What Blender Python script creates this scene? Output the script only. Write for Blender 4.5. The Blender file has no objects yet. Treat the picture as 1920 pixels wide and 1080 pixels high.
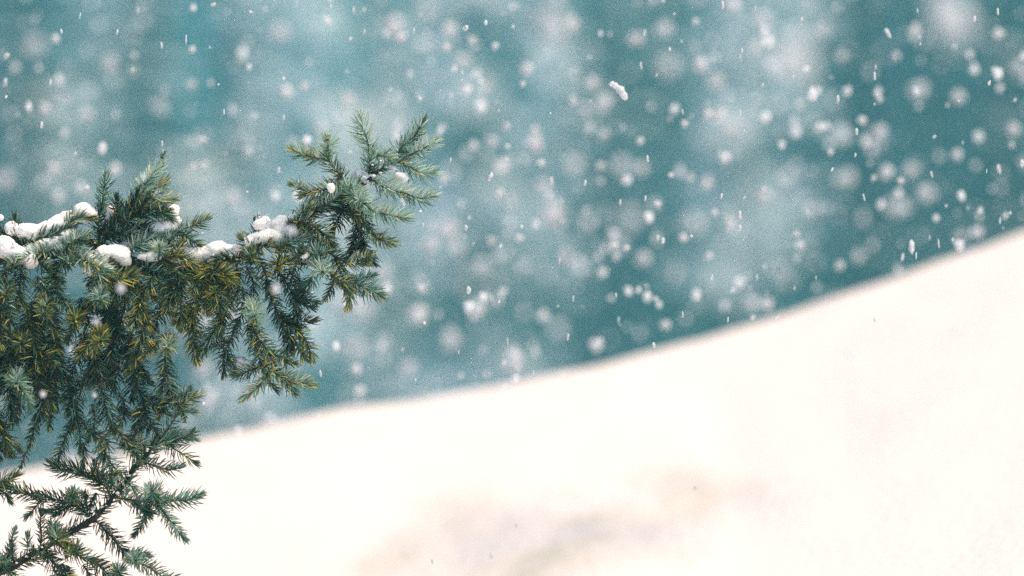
import bpy, math, random
import numpy as np
from mathutils import Vector, noise, Matrix

random.seed(7); rng = np.random.default_rng(11)
scene = bpy.context.scene
col = scene.collection

# ------------------------------------------------------------------ camera, world, sun, exposure
CAMZ = 1.5
FOCUS = 7.0
cam_data = bpy.data.cameras.new('camera')
cam = bpy.data.objects.new('camera', cam_data); col.objects.link(cam)
cam.location = (0, 0, CAMZ); cam.rotation_euler = (math.radians(90), 0, 0)
cam_data.lens = 200; cam_data.sensor_width = 36
cam_data.clip_start = 0.1; cam_data.clip_end = 3000
cam_data.dof.use_dof = True; cam_data.dof.focus_distance = FOCUS; cam_data.dof.aperture_fstop = 2.8
scene.camera = cam

SUN_EL, SUN_AZ = 63, 120       # azimuth measured clockwise from +Y (north)
world = bpy.data.worlds.new("World"); scene.world = world; world.use_nodes = True
wn = world.node_tree.nodes; wl = world.node_tree.links
bg = wn['Background']
sky = wn.new('ShaderNodeTexSky'); sky.sky_type = 'NISHITA'; sky.sun_disc = False
sky.sun_elevation = math.radians(SUN_EL); sky.sun_rotation = math.radians(SUN_AZ)
sky.altitude = 900; sky.dust_density = 3.0; sky.air_density = 1.0; sky.ozone_density = 1.0
wl.new(sky.outputs[0], bg.inputs[0]); bg.inputs[1].default_value = 0.05
sd = bpy.data.lights.new('sun', 'SUN'); sd.energy = 1.5; sd.angle = math.radians(24); sd.color = (1.0, 0.77, 0.55)
sun = bpy.data.objects.new('sun', sd); col.objects.link(sun)
az, el = math.radians(SUN_AZ), math.radians(SUN_EL)
sdir = Vector((math.sin(az)*math.cos(el), math.cos(az)*math.cos(el), math.sin(el)))
sun.rotation_euler = sdir.to_track_quat('Z', 'Y').to_euler()
vs = scene.view_settings
vs.view_transform = 'Standard'; vs.look = 'None'; vs.gamma = 1; vs.use_curve_mapping = False
vs.exposure = 1.60
cy = scene.cycles
cy.max_bounces = 6; cy.diffuse_bounces = 3; cy.glossy_bounces = 2; cy.transmission_bounces = 4
cy.transparent_max_bounces = 8; cy.volume_bounces = 1
cy.caustics_reflective = False; cy.caustics_refractive = False
cy.use_denoising = False; cy.use_adaptive_sampling = False

K = 36/200/1920.0
def P(px, py, Y):
    """A point at distance Y whose place in the photograph is (px, py)."""
    return Vector(((px-960)*K*Y, Y, CAMZ+(540-py)*K*Y))

# ------------------------------------------------------------------ helpers
def tag(o, label=None, cat=None, group=None, kind=None):
    if label: o['label'] = label
    if cat: o['category'] = cat
    if group: o['group'] = group
    if kind: o['kind'] = kind
    return o
def empty(name, loc=(0, 0, 0)):
    o = bpy.data.objects.new(name, None); col.objects.link(o); o.location = loc
    o.empty_display_size = 0.1
    return o
def mesh_np(name, verts, quads=None, tris=None, mat=None, smooth=True, colors=None):
    me = bpy.data.meshes.new(name)
    nv = len(verts); nq = 0 if quads is None else len(quads); nt = 0 if tris is None else len(tris)
    me.vertices.add(nv); me.vertices.foreach_set('co', np.asarray(verts, np.float32).ravel())
    me.loops.add(nq*4+nt*3); me.polygons.add(nq+nt)
    li = []; ls = []
    if nq: li.append(np.asarray(quads, np.int32).ravel()); ls.append(np.arange(nq)*4)
    if nt: li.append(np.asarray(tris, np.int32).ravel()); ls.append(nq*4+np.arange(nt)*3)
    me.loops.foreach_set('vertex_index', np.concatenate(li))
    me.polygons.foreach_set('loop_start', np.concatenate(ls).astype(np.int32))
    me.update(calc_edges=True)
    if smooth: me.polygons.foreach_set('use_smooth', np.ones(nq+nt, bool))
    if colors is not None:
        a = me.color_attributes.new('tint', 'FLOAT_COLOR', 'POINT')
        c = np.ones((nv, 4), np.float32); c[:, :3] = colors
        a.data.foreach_set('color', c.ravel())
    if mat: me.materials.append(mat)
    return me
def obj(name, me, parent=None, loc=None):
    o = bpy.data.objects.new(name, me); col.objects.link(o)
    if parent is not None: o.parent = parent
    if loc is not None: o.location = loc
    return o

def material(name):
    m = bpy.data.materials.new(name); m.use_nodes = True
    nt = m.node_tree; return m, nt.nodes, nt.links, nt.nodes['Principled BSDF']
def add_bump(n, l, b, scale, dist, strength=0.5, detail=3):
    t = n.new('ShaderNodeTexNoise'); t.inputs['Scale'].default_value = scale; t.inputs['Detail'].default_value = detail
    tc = n.new('ShaderNodeTexCoord'); l.new(tc.outputs['Object'], t.inputs['Vector'])
    bp = n.new('ShaderNodeBump'); bp.inputs['Strength'].default_value = strength; bp.inputs['Distance'].default_value = dist
    l.new(t.outputs['Fac'], bp.inputs['Height']); l.new(bp.outputs['Normal'], b.inputs['Normal'])
    return tc, t
def noise_color(n, l, b, scale, c1, c2, lo=0.35, hi=0.65, detail=4):
    t = n.new('ShaderNodeTexNoise'); t.inputs['Scale'].default_value = scale; t.inputs['Detail'].default_value = detail
    tc = n.new('ShaderNodeTexCoord'); l.new(tc.outputs['Object'], t.inputs['Vector'])
    r = n.new('ShaderNodeValToRGB'); r.color_ramp.elements[0].position = lo; r.color_ramp.elements[1].position = hi
    r.color_ramp.elements[0].color = (*c1, 1); r.color_ramp.elements[1].color = (*c2, 1)
    l.new(t.outputs['Fac'], r.inputs['Fac']); l.new(r.outputs['Color'], b.inputs['Base Color'])

SNOW = (0.93, 0.825, 0.785)
# clumped snow on the branch
m_snow, n, l, b = material('snow_clump'); b.inputs['Roughness'].default_value = 0.85
b.inputs['Base Color'].default_value = (0.97, 0.96, 0.95, 1); b.inputs['Specular IOR Level'].default_value = 0.15
b.inputs['Subsurface Weight'].default_value = 0.25; b.inputs['Subsurface Radius'].default_value = (0.006, 0.007, 0.008)
b.inputs['Subsurface Scale'].default_value = 1.0
add_bump(n, l, b, 420, 0.0012, 0.7)
# falling snow, lets light through
m_flake, n, l, b = material('falling_snow'); b.inputs['Roughness'].default_value = 0.8
b.inputs['Base Color'].default_value = (0.93, 0.96, 1.0, 1)
tr = n.new('ShaderNodeBsdfTranslucent'); tr.inputs['Color'].default_value = (0.93, 0.96, 1.0, 1)
mx = n.new('ShaderNodeMixShader'); mx.inputs[0].default_value = 0.5
l.new(b.outputs[0], mx.inputs[1]); l.new(tr.outputs[0], mx.inputs[2]); l.new(mx.outputs[0], n['Material Output'].inputs['Surface'])
# wood
m_twig, n, l, b = material('twig_bark'); b.inputs['Roughness'].default_value = 0.7
noise_color(n, l, b, 160, (0.022, 0.011, 0.008), (0.13, 0.050, 0.026))
add_bump(n, l, b, 700, 0.0008, 0.8)
m_bark, n, l, b = material('limb_bark'); b.inputs['Roughness'].default_value = 0.85
noise_color(n, l, b, 90, (0.012, 0.009, 0.008), (0.055, 0.038, 0.030))
add_bump(n, l, b, 220, 0.002, 0.9)
m_bud, n, l, b = material('bud_scales'); b.inputs['Roughness'].default_value = 0.6
b.inputs['Base Color'].default_value = (0.10, 0.045, 0.022, 1)
# needles: colour per needle
m_needle, n, l, b = material('spruce_needles'); b.inputs['Roughness'].default_value = 0.42
at = n.new('ShaderNodeAttribute'); at.attribute_name = 'tint'
l.new(at.outputs['Color'], b.inputs['Base Color'])
tr = n.new('ShaderNodeBsdfTranslucent'); l.new(at.outputs['Color'], tr.inputs['Color'])
mx = n.new('ShaderNodeMixShader'); mx.inputs[0].default_value = 0.25
l.new(b.outputs[0], mx.inputs[1]); l.new(tr.outputs[0], mx.inputs[2]); l.new(mx.outputs[0], n['Material Output'].inputs['Surface'])
# water
m_water, n, l, b = material('water_drop'); b.inputs['Roughness'].default_value = 0.02; b.inputs['IOR'].default_value = 1.33
b.inputs['Transmission Weight'].default_value = 0.9; b.inputs['Base Color'].default_value = (0.9, 0.95, 0.95, 1)
# far trees
def far_green(name, c1, c2):
    m, n, l, b = material(name); b.inputs['Roughness'].default_value = 0.8
    noise_color(n, l, b, 1.1, c1, c2); return m
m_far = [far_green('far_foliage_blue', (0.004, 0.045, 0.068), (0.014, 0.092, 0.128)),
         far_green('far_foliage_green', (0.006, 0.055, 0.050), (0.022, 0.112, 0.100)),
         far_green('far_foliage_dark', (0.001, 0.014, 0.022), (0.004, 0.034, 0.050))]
m_ftrunk, n, l, b = material('far_bark'); b.inputs['Roughness'].default_value = 0.9
noise_color(n, l, b, 6, (0.03, 0.026, 0.024), (0.10, 0.08, 0.07))
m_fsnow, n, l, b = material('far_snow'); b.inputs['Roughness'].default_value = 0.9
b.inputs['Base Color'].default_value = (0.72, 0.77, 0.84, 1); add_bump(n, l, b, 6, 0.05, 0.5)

# ------------------------------------------------------------------ the ground: one sheet, snowbank, valley, far hillside
CRX = np.array([-400, 0, 100, 370, 500, 650, 780, 900, 1050, 1200, 1320, 1400, 1500, 1650, 1800, 1920, 2400.])
CRY = np.array([960, 895, 874, 826, 800, 766, 747, 722, 694, 664, 640, 612, 582, 527, 474, 432, 300.])
YC = 10.2
def smooth01(t):
    t = np.clip(t, 0, 1); return t*t*(3-2*t)
def ground_z(x, y):
    px = x/(K*YC)+960
    zc = CAMZ + (540-np.interp(px, CRX, CRY))*K*YC
    d = y-YC
    front = zc + 0.14*np.minimum(d, 0)
    # the side away from the camera falls into the valley
    back = -0.30*(np.sqrt(np.maximum(d, 0)**2+0.05**2)-0.05)
    z = front + back
    rnd = 0.018*np.exp(-(d/0.35)**2)
    z = z - rnd*0
    valley = -3.2
    z = np.where(d > 0, np.maximum(z, valley), z)
    z = z + np.where(y > 62, (np.maximum(y-62, 0))*0.02, 0)
    hill = smooth01((y-115)/220)*27
    z = z + hill
    z = z*1.0
    return z
def axis(parts):
    out = []
    for a, bb, nn in parts: out += list(np.linspace(a, bb, nn, endpoint=False))
    return np.array(out+[parts[-1][1]])
xs = axis([(-420, -60, 14), (-60, -6, 24), (-6, -1.6, 18), (-1.6, 1.6, 150), (1.6, 6, 18), (6, 60, 24), (60, 420, 14)])
ys = axis([(-40, 3, 12), (3, 8.5, 70), (8.5, 11, 90), (11, 20, 30), (20, 120, 30), (120, 420, 50), (420, 900, 8)])
X, Y = np.meshgrid(xs, ys)
Z = ground_z(X, Y)
nz = np.zeros_like(Z)
for i in range(Z.shape[0]):
    for j in range(Z.shape[1]):
        x, y = X[i, j], Y[i, j]
        a = 0.010*noise.noise(Vector((x*2.3, y*1.6, 0.3))) + 0.006*noise.noise(Vector((x*8, y*6, 2.3)))
        if y > 20: a += 0.35*noise.noise(Vector((x*0.08, y*0.08, 5)))
        if y > 115: a += 2.0*min(1, (y-115)/80)*noise.noise(Vector((x*0.02, y*0.02, 9)))
        nz[i, j] = a
Z = Z+nz
ny_, nx_ = Z.shape
idx = np.arange(ny_*nx_).reshape(ny_, nx_)
q = np.stack([idx[:-1, :-1], idx[:-1, 1:], idx[1:, 1:], idx[1:, :-1]], -1).reshape(-1, 4)
m_ground, n, l, b = material('snow_ground'); b.inputs['Roughness'].default_value = 0.9; b.inputs['Specular IOR Level'].default_value = 0.1
tc = n.new('ShaderNodeTexCoord')
# bare patches where thin snow lets soil and withered grass through; positions in metres on the slope
def gauss_patch(cx, cyy, rx, ry, rot):
    mp = n.new('ShaderNodeMapping'); mp.vector_type = 'TEXTURE'
    mp.inputs['Location'].default_value = (cx, cyy, 0); mp.inputs['Scale'].default_value = (rx, ry, 1000)
    mp.inputs['Rotation'].default_value = (0, 0, rot)
    l.new(tc.outputs['Object'], mp.inputs['Vector'])
    g = n.new('ShaderNodeTexGradient'); g.gradient_type = 'SPHERICAL'; l.new(mp.outputs[0], g.inputs[0])
    return g.outputs['Fac']
def slope_at(px, py):
    """Where the line of sight through (px, py) meets the near slope."""
    for yy in np.linspace(3.0, YC, 800):
        p = P(px, py, yy)
        if p.z < ground_z(np.array(p.x), np.array(yy)): return p
    return P(px, py, YC)
acc = None
for (px, py, rxp, ryd, rot, w) in [(800, 1065, 120, 0.26, .2, .75), (900, 1030, 110, .30, .2, .8), (1000, 975, 110, 0.34, .3, .85), (1090, 1000, 100, .30, 0, .5),
                                  (980, 1070, 160, .2, 0, .5), (1265, 945, 70, .30, 0, .8), (1390, 935, 100, .26, .2, .75), (1240, 1010, 80, .22, .2, .5),
                                  (1600, 730, 80, .35, 0, .26), (1650, 850, 90, .35, 0, .24), (1860, 720, 90, .35, 0, .22), (680, 1085, 90, .2, 0, .4), (1180, 875, 80, .2, 0, .25)]:
    p = slope_at(px, py)
    f = gauss_patch(p.x, p.y, rxp*K*p.y*1.6, ryd*2.1, rot)
    mm = n.new('ShaderNodeMath'); mm.operation = 'MULTIPLY'; mm.inputs[1].default_value = w*0.8; l.new(f, mm.inputs[0])
    if acc is None: acc = mm.outputs[0]
    else:
        ad = n.new('ShaderNodeMath'); ad.operation = 'ADD'; l.new(acc, ad.inputs[0]); l.new(mm.outputs[0], ad.inputs[1]); acc = ad.outputs[0]
tn = n.new('ShaderNodeTexNoise'); tn.inputs['Scale'].default_value = 16; tn.inputs['Detail'].default_value = 6; mpn = n.new('ShaderNodeMapping'); mpn.inputs['Scale'].default_value = (1, .16, 1); l.new(tc.outputs['Object'], mpn.inputs['Vector']); l.new(mpn.outputs[0], tn.inputs['Vector'])
mu = n.new('ShaderNodeMath'); mu.operation = 'MULTIPLY'; l.new(acc, mu.inputs[0]); l.new(tn.outputs['Fac'], mu.inputs[1])
rp = n.new('ShaderNodeValToRGB'); rp.color_ramp.elements[0].position = 0.08; rp.color_ramp.elements[1].position = 0.75
rp.color_ramp.elements[0].color = (0, 0, 0, 1); rp.color_ramp.elements[1].color = (1, 1, 1, 1)
l.new(mu.outputs[0], rp.inputs['Fac'])
tn2 = n.new('ShaderNodeTexNoise'); tn2.inputs['Scale'].default_value = 4; l.new(tc.outputs['Object'], tn2.inputs['Vector'])
rs = n.new('ShaderNodeValToRGB'); rs.color_ramp.elements[0].position = .4; rs.color_ramp.elements[1].position = .6
rs.color_ramp.elements[0].color = (0.56, 0.54, 0.57, 1); rs.color_ramp.elements[1].color = (0.50, 0.48, 0.40, 1)
l.new(tn2.outputs['Fac'], rs.inputs['Fac'])
mc = n.new('ShaderNodeMix'); mc.data_type = 'RGBA'; l.new(rp.outputs['Color'], mc.inputs[0])
mc.inputs[6].default_value = (*SNOW, 1); l.new(rs.outputs['Color'], mc.inputs[7]); l.new(mc.outputs[2], b.inputs['Base Color'])
bp = n.new('ShaderNodeBump'); bp.inputs['Strength'].default_value = .5; bp.inputs['Distance'].default_value = .01
tb = n.new('ShaderNodeTexNoise'); tb.inputs['Scale'].default_value = 60; tb.inputs['Detail'].default_value = 4; l.new(tc.outputs['Object'], tb.inputs['Vector'])
l.new(tb.outputs['Fac'], bp.inputs['Height']); l.new(bp.outputs[0], b.inputs['Normal'])
g = obj('ground', mesh_np('ground', np.stack([X, Y, Z], -1).reshape(-1, 3), quads=q, mat=m_ground))
tag(g, 'snow-covered slope rising to the right, with the wooded valley and hillside beyond', kind='structure')

# ------------------------------------------------------------------ tubes
def catmull(pts, step):
    pts = np.asarray(pts, float)
    if len(pts) == 2: ext = np.vstack([2*pts[0]-pts[1], pts, 2*pts[1]-pts[0]])
    else: ext = np.vstack([2*pts[0]-pts[1], pts, 2*pts[-1]-pts[-2]])
    out = []
    for i in range(1, len(ext)-2):
        p0, p1, p2, p3 = ext[i-1:i+3]
        m = max(2, int(np.linalg.norm(p2-p1)/step))
        t = np.linspace(0, 1, m, endpoint=False)[:, None]
        out.append(0.5*((2*p1)+(-p0+p2)*t+(2*p0-5*p1+4*p2-p3)*t**2+(-p0+3*p1-3*p2+p3)*t**3))
    out.append(pts[-1:]); return np.vstack(out)
def frames(pts):
    T = np.gradient(pts, axis=0); T /= np.linalg.norm(T, axis=1)[:, None]+1e-12
    ref = np.array([0.13, -0.9, 0.4]); U = np.cross(T, ref); bad = np.linalg.norm(U, axis=1) < .15
    U[bad] = np.cross(T[bad], [1, 0.1, 0]); U /= np.linalg.norm(U, axis=1)[:, None]
    return T, U, np.cross(T, U)
def tube_mesh(name, pts, r, sides, mat, rough=0.12):
    T, U, V = frames(pts); a = np.linspace(0, 2*np.pi, sides, endpoint=False)
    m = len(pts); rr = np.asarray(r)[:, None]*(1+rough*rng.normal(size=(m, sides)))
    v = pts[:, None]+rr[..., None]*(np.cos(a)[None, :, None]*U[:, None]+np.sin(a)[None, :, None]*V[:, None])
    i = np.arange(m-1)[:, None]*sides; j = np.arange(sides)[None]; j2 = (j+1) % sides
    qd = np.stack([i+j, i+j2, i+sides+j2, i+sides+j], -1).reshape(-1, 4)
    v = v.reshape(-1, 3); c = len(v)
    v = np.vstack([v, pts[:1]-T[:1]*r[0]*0.3, pts[-1:]+T[-1:]*r[-1]*0.6])
    j = np.arange(sides); tr = np.vstack([np.stack([np.full(sides, c), (j+1) % sides, j], -1),
        np.stack([np.full(sides, c+1), (m-1)*sides+j, (m-1)*sides+(j+1) % sides], -1)])
    return mesh_np(name, v, quads=qd, tris=tr, mat=mat)

# ------------------------------------------------------------------ needles
GREEN = np.array([0.026, 0.095, 0.044]); DEEP = np.array([0.006, 0.026, 0.017]); TEAL = np.array([0.17, 0.38, 0.30])  # DEEP: dark green that also holds the shade inside the mass
FROST_LIGHT = np.array([0.56, 0.70, 0.64]); YEL = np.array([0.66, 0.58, 0.08]); OLIVE = np.array([0.07, 0.17, 0.04])
def needle_mesh(pts, style, dens=1900, L=0.0155, bare=0.0):
    seg = np.linalg.norm(np.diff(pts, axis=0), axis=1); s = np.concatenate([[0], np.cumsum(seg)]); tot = s[-1]
    frost_light, yel, dark = style
    n = max(14, int(tot*dens))
    u = (np.arange(n)+rng.uniform(-.5, .5, n))/n; u = np.clip(u, 0, 1)
    if bare > 0: u = u[u < 1-bare]; n = len(u)
    ntip = 12; u = np.concatenate([u, np.full(ntip, 1.0 - bare)]); n = len(u)
    S = u*tot
    T, U, V = frames(pts)
    def itp(A): return np.stack([np.interp(S, s, A[:, k]) for k in range(3)], -1)
    B = itp(pts); t_ = itp(T); t_ /= np.linalg.norm(t_, axis=1)[:, None]; u_ = itp(U); v_ = itp(V)
    phi = np.arange(n)*2.39996+rng.normal(0, .25, n)
    O = np.cos(phi)[:, None]*u_+np.sin(phi)[:, None]*v_
    toend = (tot*(1-bare)-S)
    al = np.radians(np.interp(toend, [0, .004, .012, .03], [28, 48, 66, 72]))+rng.normal(0, .13, n)
    # needles part along the underside and sweep up the sides of level shoots
    up = np.array([0, 0, 1.0]); hor = 1-np.abs(t_[:, 2])
    D = np.cos(al)[:, None]*t_+np.sin(al)[:, None]*O
    D += (0.28*hor)[:, None]*up; D /= np.linalg.norm(D, axis=1)[:, None]
    ln = L*rng.uniform(.72, 1.12, n)*np.interp(S, [0, .01], [.75, 1])*np.interp(toend, [0, .012], [.66, 1])
    curl = rng.uniform(.08, .50, n)
    bend = (t_*0.9+up*0.25*hor[:, None]-O*0.35); bend += rng.normal(0, .18, (n, 3))
    ss = np.array([0, .3, .68, 1.0]); rad = np.array([.6, 1.0, .92, .36])*0.00078
    C = B[:, None]+ln[:, None, None]*(ss[None, :, None]*D[:, None]+(ss**2)[None, :, None]*(curl[:, None]*bend)[:, None])
    side = np.cross(D, up+rng.normal(0, .4, (n, 3))); side /= np.linalg.norm(side, axis=1)[:, None]+1e-9
    nor = np.cross(side, D)
    a = np.array([0.5, 2.6, 4.7])
    w = rng.uniform(.85, 1.2, n)
    ring = rad[None, :, None, None]*w[:, None, None, None]*(np.cos(a)[None, None, :, None]*side[:, None, None]+np.sin(a)[None, None, :, None]*nor[:, None, None])
    v = (C[:, :, None]+ring).reshape(-1, 3)
    base = (np.arange(n)*12)[:, None, None]; i = (np.arange(3)*3)[None, :, None]; j = np.arange(3)[None, None]; j2 = (j+1) % 3
    qd = np.stack([base+i+j, base+i+j2, base+i+3+j2, base+i+3+j], -1).reshape(-1, 4)
    f = np.clip(frost_light+.35*D[:, 2]*(frost_light > .2)+rng.normal(0, .22, n), 0, 1)[:, None]; dk = np.clip(dark+rng.normal(0, .2, n), 0, 1)[:, None]  # upward needles paler: rime, and light from above put into the colour
    colr = GREEN*(1-dk)+DEEP*dk
    colr = colr*(1-np.minimum(f*2, 1))+TEAL*np.minimum(f*2, 1)
    ff = np.clip(f*2-1, 0, 1); colr = colr*(1-ff)+FROST_LIGHT*ff
    isy = (rng.uniform(size=n) < yel*.78)[:, None]
    ym = YEL*rng.uniform(.45, 1.1, (n, 1)); ym = ym*(1-.5*f)+np.array([.75, .7, .5])*.5*f
    olive = OLIVE*rng.uniform(.6, 1.5, (n, 1))
    colr = np.where(isy, ym, colr)
    colr = np.where((rng.uniform(size=n) < yel*.8)[:, None] & ~isy, olive*(1-.4*f)+colr*.4*f, colr)
    colr = colr*rng.choice([.2, .55, 1.0, 1.4, 2.1], size=(n, 1), p=[.24, .24, .24, .18, .10])**(1-.75*min(1, frost_light*1.3))*(1+.5*frost_light)
    ct = np.repeat(colr[:, None], 4, axis=1)
    tipw = np.array([0, 0, .1, .45])[None, :, None]*(.15+yel)
    ct = ct*(1-tipw)+YEL*tipw
    return mesh_np('needles', v, quads=qd, mat=m_needle, colors=np.clip(np.repeat(ct.reshape(-1, 3), 3, axis=0), 0, 1))

# bud
def bud_mesh():
    v = []; prof = [(0, .0), (.0011, .0006), (.0017, .002), (.0015, .0036), (.0008, .0052), (0, .006)]
    sides = 7
    pts = np.array([[0, 0, z] for r, z in prof]); r = [max(a, .0002) for a, z in prof]
    return tube_mesh('bud', pts, np.array(r), sides, m_bud, 0.15)
BUD = bud_mesh()

# ------------------------------------------------------------------ the near spruce
def gz(x, y): return float(ground_z(np.array(float(x)), np.array(float(y))))
TX = P(-760, 500, FOCUS+.15).x; TY = FOCUS+.15
spruce = empty('spruce_tree', (TX, TY, gz(TX, TY)))
tag(spruce, 'green spruce with snow-laden drooping twigs reaching in from the left edge', 'tree')
ORG = np.array(spruce.location)
def px3(pl, yo=0.0):
    """pixel polyline (x, y, depth cm towards the viewer) -> metres relative to the tree's foot"""
    out = []
    for p in pl:
        d = (p[2] if len(p) > 2 else 0)/100.0+yo
        out.append(np.array(P(p[0], p[1], FOCUS-d))-ORG)
    return np.array(out)
def limb(pl, r0, r1, sides=10, step=.006, name='branch'):
    pts = catmull(px3(pl), step); m = len(pts)
    pts = pts+rng.normal(0, .0006, pts.shape)
    r = np.linspace(r0, r1, m)*(1+.12*np.sin(np.linspace(0, m*.35, m)))
    return obj(name, tube_mesh(name, pts, r, sides, m_bark, .1), spruce)
tp = np.array([[0, 0, -.25], [.01, 0, .5], [0, .01, 1.3], [-.01, 0, 2.2], [0, 0, 3.2], [.0, .02, 4.4]])
tpp = catmull(tp, .05)
obj('trunk', tube_mesh('trunk', tpp, np.linspace(.085, .03, len(tpp)), 20, m_bark, .04), spruce)

LIMB = [(-760, 560, -15), (-500, 520, -8), (-250, 500, -3), (0, 484, 0), (60, 478, 0), (130, 478, 1), (210, 484, 1), (280, 494, 1), (340, 500, 1), (385, 500, 1),
        (430, 486, 0), (490, 462, 0), (540, 430, 0), (590, 398, 0), (636, 372, 0), (680, 346, 0), (728, 312, 0), (750, 302, 0)]
limb(LIMB, .012, .0022)
S5 = 3.857
LOW = [(-760, 1330, -12), (-420, 1230, -6), (-160, 1130, -2)]+[(x/S5, 800+y/S5, 0) for x, y in
       [(0, 1050), (150, 980), (290, 890), (400, 830), (520, 760), (680, 660), (740, 600), (820, 520), (900, 410), (950, 330), (1040, 240), (1100, 140), (1135, 60)]]
limb(LOW, .010, .0022)

ntw = 0; TW = []
def twig(pl, style='g', dens=1850, L=.0180, bare=0.0, r=.0013, bud=True, yo=0.0, side=True):
    """one shoot: bark, its needles and the bud at its tip"""
    global ntw
    st = {'f': (.78, .05, .1), 'fy': (.62, .30, .1), 'g': (.33, .06, .3), 'd': (.06, .05, .75), 'gy': (.24, .26, .35),
          'y': (.16, .50, .3), 't': (.55, .04, .2), 'dy': (.08, .20, .7)}[style]
    if style in ('f', 'fy', 't'): dens *= 1.35; L *= 1.05
    pts = catmull(px3(pl, yo), .003)
    tot = np.linalg.norm(np.diff(pts, axis=0), axis=1).sum()
    r1 = r*.6
    rr = np.linspace(r+tot*.005, r1, len(pts))*.9
    L *= random.uniform(.86, 1.1); dens *= random.uniform(.75, 1.05)
    t = obj('twig', tube_mesh('twig', pts, rr, 6, m_twig, .2), spruce)
    nd = obj('needles', needle_mesh(pts, st, dens, L, bare), t); tag(nd, kind='stuff')
    if bud:
        bo = obj('bud', BUD, t, Vector(pts[-1]))
        d = Vector(pts[-1]-pts[-3]).normalized(); bo.rotation_euler = d.to_track_quat('Z', 'Y').to_euler()
        sc_ = random.uniform(.8, 1.25); bo.scale = (sc_, sc_, sc_)
    ntw += 1
    TW.append((t, nd, max(p[0] for p in pl), tot))
    if side and tot > .055 and pl[-1][0] > -40 and style != 'f':
        for q in range(random.choice([0, 1, 1, 2])):
            k = random.randrange(1, len(pl)); a, b_ = np.array(pl[k-1], float), np.array(pl[k], float)
            if len(a) < 3: a = np.append(a, 0.); b_ = np.append(b_, 0.)
            w_ = random.uniform(.1, .7); o_ = a*(1-w_)+b_*w_; dr = (b_-a)[:2]; dr /= np.linalg.norm(dr)+1e-6
            an = random.choice([-1, 1])*random.uniform(.5, .95); ln = random.uniform(26, 50)
            e = np.array([dr[0]*math.cos(an)-dr[1]*math.sin(an), dr[0]*math.sin(an)+dr[1]*math.cos(an)])*ln
            twig([tuple(o_), (o_[0]+e[0]*.5, o_[1]+e[1]*.5+1, o_[2]+.4), (o_[0]+e[0], o_[1]+e[1]+4, o_[2]+random.uniform(-.5, 1.5))], style, r=.0010, L=.0150, side=False)
    return t
def R(off, sc):
    def f(lst, *a, **k):
        return twig([(off[0]+p[0]/sc, off[1]+p[1]/sc, (p[2] if len(p) > 2 else 0)) for p in lst], *a, **k)
    return f
r1 = R((0, 270), 3.274); r2 = R((400, 200), 3.6); r3 = R((360, 420), 3.1775); r4 = R((0, 580), 3.6); r5 = R((0, 800), S5)
def head(rf, x, y, dx, dy, style, deep=5.5, base=0, **k):
    """a shoot that points at the viewer"""
    rf([(x+dx, y+dy, base), (x+dx*.4, y+dy*.4, base+deep*.55), (x, y, base+deep)], style, **k)

# --- far end of the upper limb
r2([(1265, 360, 0), (1330, 325, 1), (1400, 290, 2), (1440, 270, 2.5), (1485, 248, 3)], 'f')
r2([(1240, 370, 0), (1262, 285, 1), (1330, 225, 1), (1375, 175, 1), (1405, 115, 1.2)], 't')
r2([(1265, 375, -1), (1340, 418, -1), (1410, 450, -1), (1465, 455, -1)], 'f')
r2([(1070, 495, 1), (1150, 535, 2), (1220, 568, 3), (1290, 582, 3), (1385, 618, 3.5), (1465, 608, 4)], 'f')
r2([(1050, 455, 0), (1056, 375, 1), (1060, 315, 1)], 't', bud=False)
r2([(1060, 315, 1), (1048, 260, 1.3), (1030, 200, 1.6), (1005, 135, 2), (996, 85, 2)], 'f')
r2([(1062, 318, 0), (1120, 328, 1), (1195, 345, 2)], 'f')
r2([(1060, 450, 0), (1140, 420, .5), (1250, 372, 1)], 't', dens=1100)
r2([(885, 505, 0), (845, 450, 1), (800, 400, 1), (772, 345, 1.5)], 'gy', bud=False)
r2([(772, 345, 1.5), (768, 300, 2), (778, 262, 3.5), (772, 222, 5)], 'f')
r2([(760, 355, 0), (690, 348, 0), (645, 333, .5), (600, 318, 1), (556, 300, 1)], 'fy')
r2([(900, 540, 0), (820, 548, 1), (750, 560, 2), (690, 578, 2), (625, 598, 2)], 'fy')
r2([(560, 770, 1), (640, 735, 1), (740, 680, 1), (850, 625, 1.5)], 'd', bud=False, dens=2300)
r2([(700, 700, 2), (780, 650, 3), (870, 590, 3), (960, 520, 2)], 'g', bud=False, dens=1900)
r2([(790, 690, 0), (880, 640, 1), (960, 600, 1)], 'd', bud=False)
r2([(870, 520, 0), (940, 590, 3), (1010, 645, 6)], 'f', dens=2300)
head(r2, 925, 545, -30, 40, 'f', 4)
r2([(1000, 640, 3), (1080, 705, 3), (1160, 725, 3.5), (1225, 740, 4), (1285, 748, 4)], 'f')
r2([(960, 640, 0), (1000, 740, 2), (1045, 815, 2)], 'g', bud=False)
r2([(1045, 815, 2), (1100, 880, 2), (1135, 900, 2.5), (1195, 918, 3)], 'fy')
r2([(940, 640, -1), (980, 760, -1), (1000, 880, 0), (1000, 930, 0)], 'd')
r2([(1000, 900, 0), (1025, 970, 0), (1075, 1035, 0)], 'd', L=.017)
r2([(880, 650, -1), (850, 740, 0), (822, 815, 1)], 'd')
r2([(900, 600, 0), (930, 700, 2), (965, 760, 3)], 'gy')
r2([(500, 800, 1), (560, 775, 2), (660, 800, 3), (740, 850, 3), (790, 910, 3)], 'gy', dens=2200)
r2([(600, 790, 0), (640, 850, 1), (700, 930, 1)], 'gy')
r2([(305, 935, 0), (290, 870, 1), (290, 800, 1)], 'd')
r2([(420, 985, 1), (490, 930, 2), (560, 895, 2), (625, 880, 2)], 't')
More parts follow.
